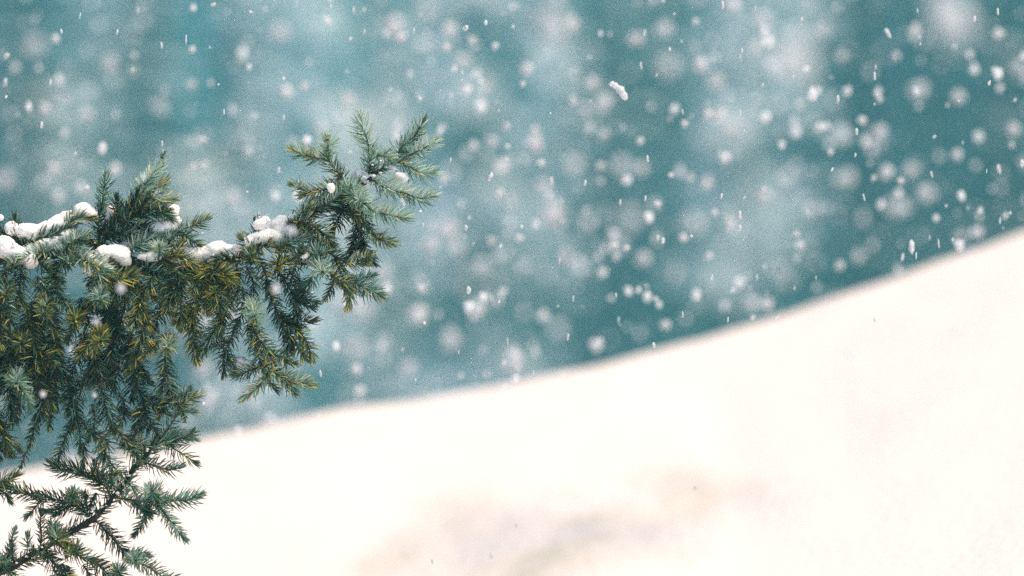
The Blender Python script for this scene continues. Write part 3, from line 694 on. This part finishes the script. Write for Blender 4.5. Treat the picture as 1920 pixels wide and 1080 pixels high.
# ------------------------------------------------------------------ the wood behind
def crown_mesh(seed, H, R0, droop):
    r = np.random.default_rng(seed); V = []; Q = []; SVv = []; SQ = []
    nv = 0; ns = 0
    z = .04*H
    while z < H*.985:
        f = 1-z/H; rad = R0*(f**.75)*r.uniform(.85, 1.1)+.12
        nb = 8 if f > .25 else 6; a0 = r.uniform(0, 6.28)
        for k in range(nb):
            a = a0+k*2*np.pi/nb+r.normal(0, .18); L = rad*r.uniform(.72, 1.12)
            d = np.array([np.cos(a), np.sin(a), 0]); sd_ = np.array([-np.sin(a), np.cos(a), 0])
            t = np.linspace(0, 1, 6); dz = .10*L*t*2-droop*L*t**1.7
            c = d*(t*L)[:, None]+np.array([0, 0, 1])*(z+dz)[:, None]
            # flat spray with hanging side twigs: jagged saw of leaf-sized faces either side
            for s_ in (-1, 1):
                for i in range(1, 6):
                    for h_ in range(3):
                        wl_ = L*.42*(1-t[i]*.75)*r.uniform(.5, 1.15)
                        p0 = c[i-1]+(c[i]-c[i-1])*(h_/3); p1 = c[i-1]+(c[i]-c[i-1])*((h_+.75)/3)
                        e = p1+sd_*s_*wl_+d*wl_*.35-np.array([0, 0, wl_*r.uniform(.35, 1.1)])
                        m_ = (p0+e)/2+np.array([0, 0, -.12*wl_])+r.normal(0, .02, 3)
                        V += [p0, p1, e, m_]; Q.append([nv, nv+1, nv+2, nv+3]); nv += 4
            # hanging fringe under the bough
            for i in range(1, 6):
                w_ = L*.22*r.uniform(.5, 1.2); p0, p1 = c[i-1], c[i]
                V += [p0, p1, p1-[0, 0, w_], (p0+p1)/2-np.array([0, 0, w_*1.2])]; Q.append([nv, nv+1, nv+2, nv+3]); nv += 4
            if noise.noise(Vector((math.cos(a)*1.1+seed, math.sin(a)*1.1, z/1.1))) > .02:      # snow pad, thick in the middle
                w = L*.36*np.array([.35, .8, 1, 1, .75, .2])*r.uniform(.7, 1.2); th = .05+.06*L*r.uniform(.6, 1.4)
                for i in range(6):
                    up_ = np.array([0, 0, 1]); hh = th*[.4, .9, 1, 1, .8, .2][i]
                    SVv += [c[i]-sd_*w[i]-up_*w[i]*.45, c[i]-sd_*w[i]*.55+up_*hh*.75, c[i]+up_*hh, c[i]+sd_*w[i]*.55+up_*hh*.75, c[i]+sd_*w[i]-up_*w[i]*.45, c[i]+up_*.01]
                for i in range(5):
                    for j in range(6):
                        j2 = (j+1) % 6; b_ = ns+i*6
                        SQ.append([b_+j, b_+6+j, b_+6+j2, b_+j2])
                ns += 36
        z += H*.026*r.uniform(.8, 1.2)*(1+f*.4)
    return np.array(V), np.array(Q), np.array(SVv), np.array(SQ)
variants = []
for i, (H, R0, dr) in enumerate([(15, 1.45, .55), (18, 1.75, .65), (13, 1.25, .45)]):
    v, qd, sv, sq = crown_mesh(40+i, H, R0, dr)
    crowns = [mesh_np('crown', v, quads=qd, mat=m, smooth=False) for m in m_far]
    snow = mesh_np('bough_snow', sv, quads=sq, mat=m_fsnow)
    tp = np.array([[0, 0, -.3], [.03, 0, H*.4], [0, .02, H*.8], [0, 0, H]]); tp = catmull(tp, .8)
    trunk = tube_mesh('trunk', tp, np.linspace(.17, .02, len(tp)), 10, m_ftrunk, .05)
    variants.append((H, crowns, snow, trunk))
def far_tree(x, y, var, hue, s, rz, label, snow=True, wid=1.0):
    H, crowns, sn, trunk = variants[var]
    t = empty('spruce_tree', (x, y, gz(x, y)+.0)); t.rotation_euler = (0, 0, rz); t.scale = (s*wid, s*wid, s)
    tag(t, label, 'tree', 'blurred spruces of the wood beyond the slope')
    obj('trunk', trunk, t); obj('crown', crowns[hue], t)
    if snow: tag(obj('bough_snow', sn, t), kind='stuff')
    return t
# (place across the photo, distance, variant, hue, scale, snow, width, label)
FT = [(-260, 96, 1, 0, 1.0, 1, 1, 'blurred spruce beyond the left edge, behind the spruce trunk'),
      (-90, 90, 0, 2, 1.0, 0, 1.0, 'dark blurred spruce cut by the left edge of the wood'),
      (50, 84, 2, 2, 1.1, 0, 1.15, 'dark teal blurred spruce above the left end of the snowy limb'),
      (180, 118, 0, 0, 1.1, 1, .8, 'pale blurred spruce behind the dark upright shoot'),
      (272, 86, 2, 2, 1.05, 0, .95, 'narrow dark blurred spruce above the shoot that leans right'),
      (440, 92, 0, 0, 1.0, 1, .8, 'grey-blue blurred spruce above the middle of the limb'),
      (600, 125, 1, 0, 1.0, 1, .6, 'pale snowy blurred spruce behind the yellow-tipped shoot'),
      (720, 95, 2, 1, 1.0, 1, .7, 'soft green blurred spruce right behind the limb tip'),
      (880, 90, 0, 1, 1.1, 1, .9, 'greenish blurred spruce just right of the limb tip'),
      (1010, 112, 1, 0, 1.0, 1, .8, 'pale blurred spruce with heavy snow in the middle of the wood'),
      (1130, 88, 2, 0, 1.1, 0, .9, 'blue blurred spruce behind the curled snowflake'),
      (1235, 98, 0, 1, 1.1, 0, 1.0, 'teal green blurred spruce right of the curled snowflake'),
      (1370, 92, 1, 1, 1.0, 1, .7, 'green blurred spruce with the light patch to its right'),
      (1500, 108, 0, 0, 1.1, 1, .9, 'snowy blue blurred spruce behind the large pale patch'),
      (1615, 86, 2, 2, 1.15, 0, 1.0, 'dark blurred spruce between the two largest pale patches'),
      (1745, 95, 0, 0, 1.1, 0, 1.0, 'deep blue blurred spruce behind the upper right pale patch'),
      (1870, 84, 2, 2, 1.2, 0, 1.05, 'darkest blurred spruce at the right edge of the wood'),
      (2010, 90, 1, 2, 1.1, 0, 1.0, 'dark blurred spruce beyond the right edge'),
      (2180, 95, 0, 0, 1.1, 1, 1.0, 'snowy blurred spruce beyond the right edge')]
for i, (px, Yd, va, hu, s, sn, wd, lb) in enumerate(FT):
    x = (px-960)*K*Yd
    far_tree(x, Yd, va, hu, s, i*1.3, lb, bool(sn), wd)
# second row, thicker towards the right
NM = {50: 'the dark teal spruce at left', 275: 'the narrow dark spruce at left', 440: 'the grey-blue spruce over the limb', 600: 'the pale snowy spruce', 880: 'the greenish spruce by the limb tip', 1010: 'the pale heavy-snow spruce',
      1130: 'the blue spruce in the middle', 1235: 'the teal green spruce', 1370: 'the green spruce', 1500: 'the snowy blue spruce', 1615: 'the dark spruce between the pale patches', 1745: 'the deep blue spruce', 1870: 'the darkest spruce', -150: 'the trees at the left edge', 2050: 'the last trees at right', 2180: 'the snowy spruce outside the right edge'}
seen_b = set()
def back_label(px):
    for c in sorted(NM, key=lambda c: abs(c-px)):
        lb = f'back row spruce {"right of and behind" if px > c else "left of and behind"} {NM[c]}'
        if lb not in seen_b: seen_b.add(lb); return lb
rr = random.Random(3)
for k in range(20):
    px = -200+k*122+rr.uniform(-35, 35); Yd = rr.uniform(128, 150)
    if px < 1100 and k % 2: continue
    far_tree((px-960)*K*Yd, Yd, rr.randrange(3), rr.choice([0, 1] if px < 1100 else [0, 2, 1]), rr.uniform(1.0, 1.25), rr.uniform(0, 6), back_label(px), px < 1300 or rr.random() < .3)
# the wood on the far hillside: one mass
fv, fq = [], []; nv = 0
for k in range(1500):
    y = rr.uniform(165, 360); x = rr.uniform(-.35, .35)*y*1.6
    if abs(x/y) < .11 and rr.random() < .45: continue
    H = rr.uniform(9, 17); z0 = gz(x, y)-1; w = rr.uniform(1.1, 2.0)
    for t_ in range(4):
        zz = z0+H*(.08+.22*t_); ww = w*(1-.22*t_); a0 = rr.uniform(0, 6)
        ring = [(x+math.cos(a0+a*1.047)*ww*rr.uniform(.7, 1.2), y+math.sin(a0+a*1.047)*ww, zz-rr.uniform(0, .7)) for a in range(6)]
        fv += ring+[(x, y, zz+H*.34)]
        for a in range(6): fq.append([nv+a, nv+(a+1) % 6, nv+6])
        nv += 7
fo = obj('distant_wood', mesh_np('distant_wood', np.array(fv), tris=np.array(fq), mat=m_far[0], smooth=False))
tag(fo, 'hazy mass of trees on the snowy hillside behind the wood', 'wood', kind='stuff')

# ------------------------------------------------------------------ falling snow
def flake_mesh(seed, nb=5, elong=1.0):
    """a clump of crystals about 1 across, irregular"""
    r = np.random.default_rng(seed); v0, f0 = sphere_arrays(2); vs_, fs = [], []
    vs_.append(v0*.40*(1+.12*r.normal(size=(len(v0), 1)))*[1, 1, elong]); fs.append(f0)
    for i in range(nb):
        c = r.normal(0, .16, 3); s_ = r.uniform(.2, .36)
        vv = v0*s_*(1+.22*r.normal(size=(len(v0), 1)))+c
        vs_.append(vv*[1, 1, elong]); fs.append(f0+(i+1)*len(v0))
    v = np.vstack(vs_); v -= v.mean(0); v /= np.abs(v[:, [0, 1]]).max()*2
    return mesh_np('snowflake', v, tris=np.vstack(fs), mat=m_flake, smooth=False)
FM = [flake_mesh(i) for i in range(5)]; FL = [flake_mesh(20+i, 4, 1.9) for i in range(3)]
B = (200/2.8)/1000/(K*FOCUS)     # blur disc, in photo pixels, of a point infinitely far
LM = [(1160, 170, 'the curled clump of snowflakes'), (1038, 398, 'the largest bright flake in mid wood'), (940, 310, 'the bright flake right of the limb tip'),
      (1004, 260, 'the two stacked bright flakes'), (1336, 214, 'the two bright flakes that touch'), (1312, 121, 'the bright flake above a dim disc'),
      (1485, 110, 'the largest pale patch'), (1780, 40, 'the upper right pale patch'), (1872, 63, 'the bright flake near right edge'), (1709, 464, 'the tall flake over the crest'),
      (1834, 434, 'the bright flake over right crest'), (1441, 570, 'the bright flake above the crest'), (1233, 445, 'the blocky white flake'), (873, 52, 'the blocky double flake'),
      (737, 50, 'the bright pair near the top'), (784, 591, 'the bright flake by the twigs'), (845, 636, 'the round grey disc over the slope'), (690, 230, 'the tall pale shoot'),
      (800, 250, 'the right end of the limb'), (570, 285, 'the yellow-tipped shoot'), (300, 300, 'the tip of the leaning shoot'), (195, 340, 'the dark upright shoot'), (380, 420, 'the shoot that points right'),
      (490, 400, 'the snow ball'), (580, 720, 'the lowest hanging twig tips'), (370, 760, 'the edge of the hanging curtain'), (62, 85, 'the faint disc at upper left'), (535, 171, 'the round flake over the limb'),
      (205, 120, 'the pale column at upper left'), (82, 205, 'the round flake at upper left'), (1661, 322, 'the soft oval flake right of the wood'), (1738, 365, 'the grey disc before dark trees'),
      (1360, 296, 'the bright slanting flake'), (1430, 368, 'the disc with a bright core'), (960, 676, 'the cluster touching the crest'), (1119, 647, 'the bright mid crest flake'), (836, 430, 'the big soft white flake'),
      (1245, 54, 'the round grey disc near the top'), (1030, 40, 'the pale patch at mid top'), (712, 550, 'the right tips of lower shoots')]
used_labels = set()
def where(px, py, kind):
    """name the nearest marks one can find, with the direction from them"""
    c = sorted((math.hypot(px-a, py-b_), a, b_, t) for a, b_, t in LM)
    for d, a, b_, t in [q for q in c if q[0] > 7][:6]:
        an = math.degrees(math.atan2(b_-py, px-a)) % 360
        di = ['right of', 'up and right of', 'above', 'up and left of', 'left of', 'down and left of', 'below', 'down and right of'][int((an+22.5)//45) % 8]
        lb = f'{kind} {"just" if d < 45 else ("well" if d > 110 else "some way")} {di} {t}'
        if len(lb.split()) > 16: lb = lb.replace(' sharp snowflake', ' snowflake').replace('up and ', 'up ').replace('down and ', 'down ').replace('some way ', '')
        if lb not in used_labels: break
    if len(lb.split()) > 16: lb = lb.replace(' sharp snowflake', ' snowflake').replace('up and ', 'up ').replace('down and ', 'down ').replace('some way ', '')
    used_labels.add(lb); return lb
def flake(px, py, D, a, label=None, front=False):
    b_ = min(D*.98, B*.8); s_ = b_*math.sqrt(min(1.5, a*1.55))
    Yd = FOCUS/(1-b_/B) if not front else FOCUS/(1+b_/B)
    size = s_*K*Yd*1.0
    o = obj('snowflake', random.choice(FM), loc=P(px, py, Yd)); o.scale = (size, size, size*random.uniform(.95, 1.2))
    o.rotation_euler = (random.uniform(0, 6), random.uniform(0, 6), random.uniform(0, 6))
    kind = 'large faint' if D > 38 else ('soft round' if D > 22 else 'small round') 
    if a > .75 and D > 22: kind = 'bright soft'
    tag(o, label or where(px, py, kind+' snowflake'), 'snowflake', 'falling snowflakes')
def sharp(px, py, w, h, tilt=0, label=None):
    Yd = FOCUS+random.uniform(-.25, .45)
    o = obj('snowflake', random.choice(FL), loc=P(px, py, Yd)); k = K*Yd
    w *= 1.2; o.scale = (w*k, w*k, h*k/1.5); o.rotation_euler = (0, math.radians(tilt), random.uniform(0, 6))
    tag(o, label or where(px, py, ('thin' if w < 6 else 'chunky')+' sharp snowflake'), 'snowflake', 'falling snowflakes')

DISCS = [(62,85,48,.35),(105,73,16,.8),(82,205,22,.9),(28,125,26,.3),(205,120,36,.35),(98,318,26,.5),(214,317,22,.9),(360,158,24,.3),(395,155,18,.3),(380,261,14,.9),
(382,308,18,.6),(361,313,14,.8),(326,395,18,.4),(360,93,12,.9),(248,131,10,.7),(162,215,32,.4),(10,335,44,.3),(440,370,30,.4),(464,284,20,.4),(527,60,40,.4),
(535,171,24,.8),(571,161,16,.8),(654,183,26,.6),(754,70,18,.8),(798,20,50,.3),(797,80,44,.25),(843,54,28,.6),(837,88,14,.8),(885,73,18,.5),
(928,87,13,.95),(870,112,32,.5),(911,153,32,.35),(987,129,22,.95),(980,157,10,.8),(1030,40,70,.5),(1045,60,60,.4),(1075,42,26,.6),(1245,54,38,.4),(1192,73,30,.45),
(1250,125,52,.3),(1111,155,28,.45),(1133,192,34,.6),(1093,208,34,.35),(1074,190,18,.7),(949,236,16,.7),(1003,247,20,.85),(888,272,20,.6),(924,265,24,.35),
(1132,252,24,.35),(1077,308,44,.3),(1283,232,12,.9),(1015,306,12,.9),(938,363,16,.85),(1018,351,34,.5),(960,380,30,.3),(1125,311,20,.4),(1165,312,46,.3),(1202,315,34,.3),
(836,430,38,.8),(806,455,30,.6),(830,335,20,.6),(921,452,20,.5),(973,446,14,.7),(1183,410,60,.3),(1149,440,26,.5),(1150,461,14,.95),(1175,466,10,.95),
(1156,482,18,.5),(1280,445,14,.95),(1204,485,32,.5),(1231,382,12,.95),(1294,333,20,.4),(1259,329,10,.8),(1374,7,28,.7),(1430,38,40,.4),(1440,75,18,.95),
(1343,150,34,.6),(1416,90,34,.35),(1369,240,44,.35),(1360,296,18,.95),(1588,170,16,.95),(1643,175,12,.8),(1617,226,16,.8),(1650,186,14,.5),(1723,167,36,.5),(1796,182,30,.5),
(1652,243,26,.6),(1794,291,22,.6),(1901,243,28,.5),(1872,63,19,.98),(1910,125,34,.35),(1661,322,24,.8),(1638,333,12,.7),(1689,340,12,.8),(1709,318,34,.35),(1738,365,40,.5),
(1680,388,46,.35),(1715,55,24,.5),(1432,368,32,.5),(1430,354,10,.9),(1324,345,26,.5),(1339,398,12,.9),(1365,418,20,.6),(1494,440,14,.7),
(1500,461,16,.95),(1328,480,16,.6),(1574,497,20,.5),(1885,405,12,.9),(1802,443,32,.3),(1610,480,34,.3),(1557,286,12,.7),(1539,240,12,.7),(1680,105,22,.3),(1577,105,30,.3),
(845,636,40,.6),(895,580,28,.7),(790,541,14,.8),(1017,593,26,.5),(960,676,40,.5),(967,690,18,.8),(943,682,10,.9),(1411,595,8,.9),(1411,570,36,.4),(1196,545,12,.8),
(1119,647,22,.85),(1247,610,20,.6),(1228,560,10,.8),(667,692,20,.85),(674,733,20,.7),(659,650,50,.3),(505,787,24,.6),(377,690,34,.4),(388,750,36,.4),(765,690,36,.35),
(720,510,36,.4),(683,580,50,.4),(640,570,50,.35),(1303,40,16,.5),(1475,330,40,.3),(1590,330,40,.3),(1520,395,36,.25),(1460,510,50,.25),(1300,420,50,.3),(1100,420,40,.3),
(1060,480,36,.35),(900,500,40,.3),(860,470,34,.3),(720,640,34,.3),(550,270,30,.3),(300,200,40,.25),(120,180,40,.25),(600,240,36,.3),(1540,60,40,.25),(1640,260,50,.25)]
for a in DISCS: flake(*a)
flake(737, 50, 34, .85, 'bright soft snowflake pair member, the larger, above the limb tip')
flake(1005, 271, 24, .95, 'bright round snowflake, lower of two stacked in the middle of the wood')
flake(940, 310, 28, .9, 'bright round snowflake between the limb tip and the middle of the wood')
flake(1038, 398, 36, .9, 'largest bright round snowflake in the middle of the wood')
flake(1312, 121, 24, .95, 'bright round snowflake above left of a larger dim disc, right of the curled flake')
flake(1326, 213, 17, .9, 'left one of two bright round snowflakes that touch')
flake(1346, 215, 22, .95, 'right one of two bright round snowflakes that touch')
flake(784, 591, 32, .85, 'bright soft snowflake right of the lowest yellow-tipped twigs')
flake(1834, 434, 23, .9, 'bright round snowflake resting over the crest of the slope at right')
flake(1441, 570, 22, .95, 'bright round snowflake just above the crest of the slope')
flake(1201, 265, 14, .95, 'small bright slanting snowflake below the curled one')
flake(1483, 110, 84, .75, 'largest pale blurred snowflake patch, right of the middle of the wood')
flake(1500, 125, 80, .5, 'pale blurred snowflake overlapping the largest pale patch')
flake(1780, 45, 84, .7, 'large pale blurred snowflake patch near the upper right corner')
flake(1776, 15, 80, .6, 'pale blurred snowflake patch cut by the top edge at right')
# close in front of the branch
for (x, y, D, a, lb) in [(226, 541, 16, .8, 'soft snowflake in front of the curtain, under the rounded mound'), (180, 604, 13, .75, 'soft snowflake in the dark middle of the curtain'),
    (80, 740, 10, .9, 'white snowflake in front of the lower left curtain'), (517, 543, 15, .85, 'soft snowflake before the right hanging twigs'),
    (177, 742, 8, .9, 'white snowflake between two hanging twigs'), (546, 432, 16, .7, 'soft snowflake before the bend of the limb')]:
    flake(x, y, D, a, lb, front=True)
SH = [(10,155,6,12),(78,235,5,10),(115,58,6,10),(13,105,10,8),(303,85,4,10),(349,75,3,14),(304,270,3,10),(161,355,11,11),(522,318,9,13),(532,222,4,9),(484,404,5,12),(787,184,8,11),
(776,58,3,9),(1355,10,5,12),(1503,40,5,12),(1209,62,4,10),(1202,123,4,12),(1665,62,8,16,25),(1642,125,3,10),(1640,143,4,12),(1571,187,5,12),(1855,155,6,12),
(1871,22,4,10),(1827,36,6,9),(1903,187,6,9),(1873,317,7,15,10),(1916,307,8,12),(1692,483,5,12,15),(1752,256,6,8),(1604,290,5,10),(1805,267,4,7),(1747,327,4,10,15),
(1606,247,5,10),(1387,403,6,12),(1387,427,8,16),(1214,298,4,10),(1097,343,5,9),(1034,340,6,12),(919,332,8,13,-20),(1233,445,9,14),(1243,452,6,10,15),(1210,372,4,9),(1163,380,4,8),
(874,426,7,12),(793,423,3,7),(971,443,3,10),(1049,490,3,10),(1065,632,4,10),(1335,520,5,14),(1155,552,4,9),(1303,915,4,12,15),(968,985,4,10,15),(921,1042,5,9,15),(811,1053,4,9,15),
(1226,648,6,9),(601,700,4,10),(45,700,3,8),(398,640,4,10),(1416,15,3,12),(1388,110,3,12),(1391,95,4,7),(1430,160,5,6),(1560,318,4,7,25),(1640,195,3,6),(1388,212,3,9),(1280,210,3,8),
(1395,245,4,8,-20),(1620,370,3,12,15),(1760,457,3,14,10),(1743,445,3,10),(1718,480,3,10),(1640,600,3,9,10),(1850,320,3,10),(1875,413,4,14,10),(1720,20,4,10),(1353,368,4,8),(1396,370,4,9,25),
(700,262,3,9),(683,60,4,8),(400,8,10,8),(470,22,7,8),(663,20,4,9),(620,14,3,8),(95,155,4,9),(150,30,3,9),(220,60,4,9),(258,20,3,10),(420,210,3,8),(845,300,3,8),(1310,560,3,9),(1490,540,3,9),
(952,640,3,9),(1000,700,3,8),(860,660,3,8),(755,655,3,8),(1075,560,3,9),(1160,600,3,8),(1280,590,3,9),(1365,600,3,8),(1420,520,3,9),(1530,520,3,8)]
for a in SH: sharp(*a)
sharp(873, 52, 11, 13, 0, 'chunky sharp double snowflake above the limb tip')
sharp(1709, 464, 10, 20, 8, 'tall sharp white snowflake just above the crest at right')
sharp(879, 543, 10, 18, 5, 'tall soft-edged white snowflake right of the hanging twigs')
sharp(755, 379, 8, 12, 0, 'white snowflake just under the lowest long pale shoot')
# the curled flake: one clump of several lumps
cv = []; cf = []; v0, f0 = sphere_arrays(2)
for i, (x, y, r) in enumerate([(1148, 158, 5.5), (1154, 161, 6), (1160, 166, 6.5), (1165, 171, 7), (1168, 177, 7), (1171, 183, 5.5), (1158, 170, 4)]):
    c = P(x, y, 7.2)-P(1160, 170, 7.2); rr_ = r*K*7.2
    cv.append(v0*rr_*(1+.18*rng.normal(size=(len(v0), 1)))+np.array(c)); cf.append(f0+i*len(v0))
o = obj('snowflake', mesh_np('snowflake', np.vstack(cv), tris=np.vstack(cf), mat=m_flake, smooth=False), loc=P(1160, 170, 7.2))
tag(o, 'curled elongated clump of snowflakes in the upper middle, largest sharp one', 'snowflake', 'falling snowflakes')
# the countless rest
ico_v, ico_f = sphere_arrays(1)
def cloud(n_, y0, y1, s0, s1, pw=1.0):
    Y_ = rng.uniform(y0, y1, n_); X_ = rng.uniform(-.13, .13, n_)*Y_; Z_ = CAMZ+rng.uniform(-.07, .075, n_)*Y_
    S_ = s0+(s1-s0)*rng.uniform(0, 1, n_)**pw; k_ = (Z_ > ground_z(X_, Y_)+.03)
    crest = np.interp(X_/(K*Y_)+960, CRX, CRY); k_ &= ((540-(Z_-CAMZ)/(Y_*K)) < crest+10) | (rng.uniform(size=n_) < .06)
    return X_[k_], Y_[k_], Z_[k_], S_[k_]
cl = [cloud(2600, 8.5, 34, .0018, .0060), cloud(1500, 7.7, 12.5, .0022, .0075, 1.5), cloud(330, 7.1, 8.0, .0010, .0020), cloud(50, 10.5, 16, .008, .014)]
xx, Yd, zz, sz = [np.concatenate([c_[k_] for c_ in cl]) for k_ in range(4)]; nfl = len(Yd)
v = ico_v[None]*sz[:, None, None]*(1+.25*rng.normal(size=(nfl, len(ico_v), 1)))*np.array([1, 1, 1.3])+np.stack([xx, Yd, zz], -1)[:, None]
f = ico_f[None]+(np.arange(nfl)*len(ico_v))[:, None, None]
o = obj('snowfall', mesh_np('snowfall', v.reshape(-1, 3), tris=f.reshape(-1, 3), mat=m_flake, smooth=False))
tag(o, 'countless faint snowflakes filling the air in front of the wood', 'snowfall', kind='stuff')

# ------------------------------------------------------------------ haze
hz = bpy.data.meshes.new('haze')
x0, x1, y0, y1, z0, z1 = -430, 430, -45, 910, -8, 46
hv = [(x, y, z) for z in (z0, z1) for x, y in ((x0, y0), (x1, y0), (x1, y1), (x0, y1))]
hz.from_pydata(hv, [], [(0, 3, 2, 1), (4, 5, 6, 7), (0, 1, 5, 4), (1, 2, 6, 5), (2, 3, 7, 6), (3, 0, 4, 7)]); hz.update()
m_haze = bpy.data.materials.new('haze'); m_haze.use_nodes = True; nt = m_haze.node_tree; nt.nodes.clear()
out = nt.nodes.new('ShaderNodeOutputMaterial'); pv = nt.nodes.new('ShaderNodeVolumePrincipled')
pv.inputs['Color'].default_value = (0.22, 0.84, 0.98, 1); pv.inputs['Density'].default_value = 0.0025; pv.inputs['Anisotropy'].default_value = 0.0
nt.links.new(pv.outputs[0], out.inputs['Volume']); hz.materials.append(m_haze)
ho = obj('haze', hz); tag(ho, 'snowy air between the camera and the wood', 'haze', kind='stuff')
print('twigs', ntw)
